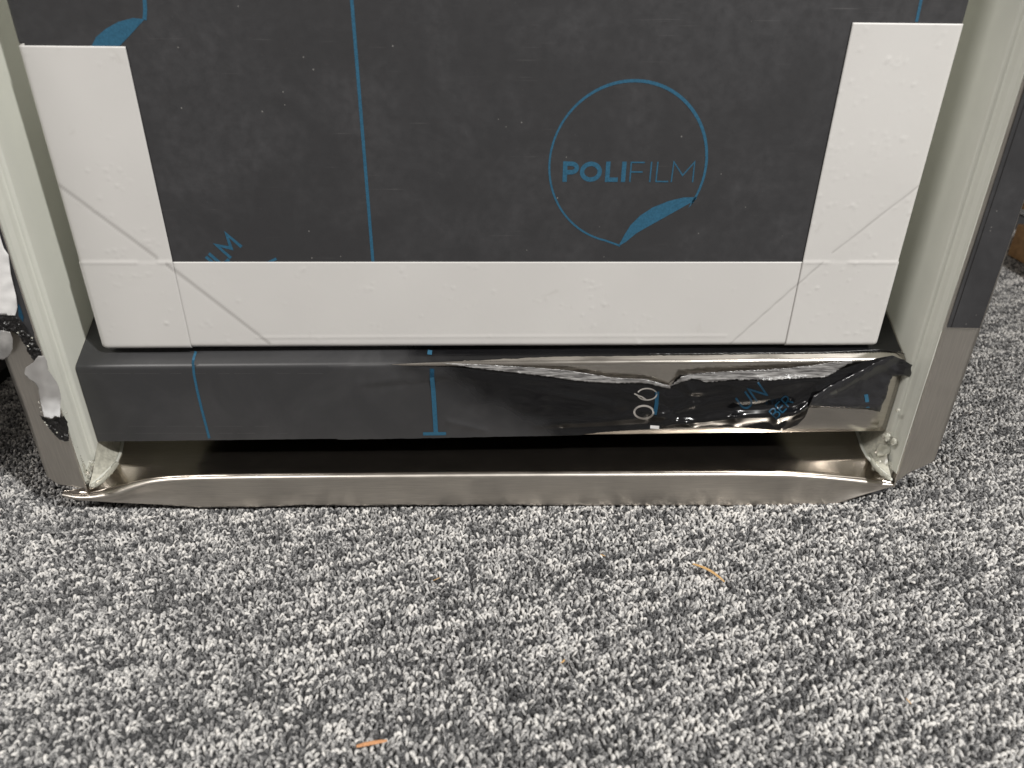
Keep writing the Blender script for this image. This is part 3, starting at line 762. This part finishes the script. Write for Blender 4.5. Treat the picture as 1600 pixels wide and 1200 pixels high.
# ------------------------------------------------------------------ film, tape and scraps on the side flanges
FYF = -.0016
o = sheet('protective_film', [(1479.5, 511.5), (1530.5, 512.5), (1570, 399), (1749, -120), (1684, -120), (1518, 397)], lambda a, b: pixy(a, b, FYF), 14, M_FILM, FR, 0, .0003, 10, False)
o = strokes('film_crease', [([(1486.5, 511), (1512, 433), (1557, 297), (1592, 190), (1690, -110)], 0)], .9, lambda a, b: pixy(a, b, FYF-.0003), M_DARK, FR)
# left flange
def scr(Y, amp, f=9): return lambda a, b: pixy(a, b, Y-amp*abs(nz(a/f, b/f, 2))-amp*.22*nz(a/4.5, b/4.5, 9))
sheet('protective_film', [(-190, -60), (-136, -60), (13, 395), (37, 470), (53, 520), (55, 538), (20, 505), (-52, 500)], lambda a, b: pixy(a, b, FYF), 8, M_FILM, FL, 0, .0003, 6, False)
sheet('tape_strip', [(-150, 120), (-82, 120), (6, 388), (13, 398), (17, 430), (25, 462), (27, 480), (24, 493), (5, 492), (-55, 494)], lambda a, b: pixy(a, b, FYF-.0009-.0006*nz(a/14, b/14)), 5, M_FLAP, FL, 0, .0003, 5, True)
sheet('print_mark', [(28, 474), (31, 478), (37, 496), (36, 503), (29, 494)], lambda a, b: pixy(a, b, FYF-.0004), 4, M_BLUED, FL, 0, 0, 4, False)
sheet('foil_scrap', [(-6, 500), (4, 495), (15, 493), (27, 497), (36, 506), (43, 519), (54, 532), (62, 545), (67, 557), (62, 571), (54, 566), (49, 558), (43, 550), (40, 540), (34, 533), (28, 523), (20, 518), (8, 517), (-6, 524)], scr(-.0022, .0026, 9), 2.0, M_FOIL, FL, .8, 0, 2, False, 3)['label'] = 'black crumpled foil shred'
sheet('clear_flap', [(-14, 518), (4, 516), (16, 519), (20, 530), (20, 545), (14, 557), (5, 562), (-10, 561)], lambda a, b: pixy(a, b, -.004-.0025*math.exp(-((a-6)/12)**2-((b-540)/16)**2)), 3, M_CLEAR, FL, .3, .0003, 3, True)
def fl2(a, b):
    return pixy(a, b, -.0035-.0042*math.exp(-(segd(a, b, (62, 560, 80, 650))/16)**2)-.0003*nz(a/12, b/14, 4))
sheet('torn_tape_flap', [(52, 566), (60, 556), (69, 556), (73, 563), (75, 577), (84, 590), (92, 604), (95, 618), (94, 652), (86, 650), (82, 654), (69, 651), (66, 640), (63, 627), (60, 606), (55, 598), (45, 592), (38, 584), (40, 574)], fl2, 2.4, M_FLAP2, FL, .4, .0003, 2.5, True)['label'] = 'torn white tape flap, with shade painted grey on its upper part'
sheet('foil_scrap', [(61, 648), (69, 652), (82, 656), (92, 652), (100, 650), (105, 658), (107, 672), (108, 689), (101, 690), (92, 686), (84, 678), (76, 668), (69, 659)], scr(-.0024, .0026, 9), 2.0, M_FOIL, FL, .6, 0, 2, False, 6)['label'] = 'black pointed foil shred below the white flap'
for i, (a, b) in enumerate(((61, 629), (63, 637), (65, 644), (70, 660), (73, 664), (89, 676), (28, 520), (44, 541), (50, 528), (104, 645))):
    c = blob(a, b, -.004, .0006, .0005, .0006, M_SIL, 'glue_crumb', i)
    c.parent = FL

# ------------------------------------------------------------------ loose things on the carpet
def splinter(name, a, b, w, mat, label, bend=.0008, zz=.0022):
    A, B = pixz(*a, zz), pixz(*b, zz); d = (B-A); n = 12; c = (A+B)/2
    Pm = []; side = d.cross(Vector((0, 0, 1))).normalized()
    for i in range(n+1):
        t = i/n; p = A+d*t+side*bend*math.sin(t*math.pi)+Vector((0, 0, .0008*math.sin(t*math.pi)))
        ww = w*(.35+.65*math.sin(math.pi*min(1, t*.9+.08))**.5)*(1+.2*nz(i*.9, w*900)); row = []
        for j in range(7):
            q = 2*math.pi*j/6; row.append(p-c+side*math.cos(q)*ww+Vector((0, 0, 1))*math.sin(q)*ww*.6)
        Pm.append(row)
    o = grid(name, Pm, mat, None, False); o.location = c; return tag(o, label, 'splinter' if 'splinter' in name else 'crumb')
splinter('wood_splinter', (1083, 881), (1132, 909), .0011, M_SPLINT, 'long curved tan wood splinter lying on the carpet, right of centre', -.0016)
splinter('wood_splinter', (557, 1166), (605, 1157), .0012, M_SPLINTR, 'flat reddish tan wood splinter on the carpet near the bottom', .0003)
splinter('wood_crumb', (938, 866), (946, 869), .0004, M_SPLINT, 'tiny orange wood crumb on the carpet left of the long curved splinter')
splinter('straw_bit', (677, 907), (688, 902), .0003, M_SPLINT, 'thin pale straw bit on the carpet below the blue rail bar')
splinter('straw_bit', (1416, 1091), (1424, 1100), .0004, M_SPLINT, 'small yellow straw bit on the carpet at lower right')
splinter('straw_bit', (841, 1022), (852, 1026), .0004, M_FLAP, 'tiny cream paper crumb on the carpet below centre')
splinter('wood_crumb', (876, 1036), (882, 1030), .0005, M_SPLINT, 'tiny orange crumb beside the cream paper crumb')
for o_ in bpy.data.objects:
    if o_.name.startswith(('straw_bit', 'wood_crumb')): o_['group'] = 'small crumbs scattered on the carpet'

# unseen box added just left of the picture to shade the left carpet
NB = empty('added_shade_box', (-.75, .30, 0)); tag(NB, 'tall dark box added unseen beyond the far left edge to shade the carpet', 'cabinet')
box('shade_box_body', -1.05, -.479, -.06, .66, .012, .85, M_FILM, NB, .003)
box('shade_box_base', -1.04, -.486, -.05, .65, -.002, .012, M_DARK, NB)

# timber behind the cabinet on the right
TB = empty('timber_stack', (0, 0, 0)); c = pixz(1573, 398, 0); d2 = pixz(1600, 413, 0)
dr = Vector((d2.x-c.x, d2.y-c.y)); rot = math.atan2(dr.y, dr.x)
TB.location = (c.x, c.y, 0)
tag(TB, 'brown timber boards stacked on the carpet behind the cabinet, at the right edge', 'timber')
def board(x0, x1, y0, y1, z0, z1):
    o = box('board', x0, x1, y0, y1, z0, z1, M_WOOD, None, .002); o.parent = TB; return o
TB.rotation_euler = (0, 0, rot)
board(0, .45, 0, .10, 0, .048); board(.015, .45, .012, .10, .0485, .070) ; board(-.004, .45, -.004, .10, .0705, .10)
bpy.data.objects['board.001'].data.materials[0] = M_DARK  # middle board painted near black to stand for the shaded gap
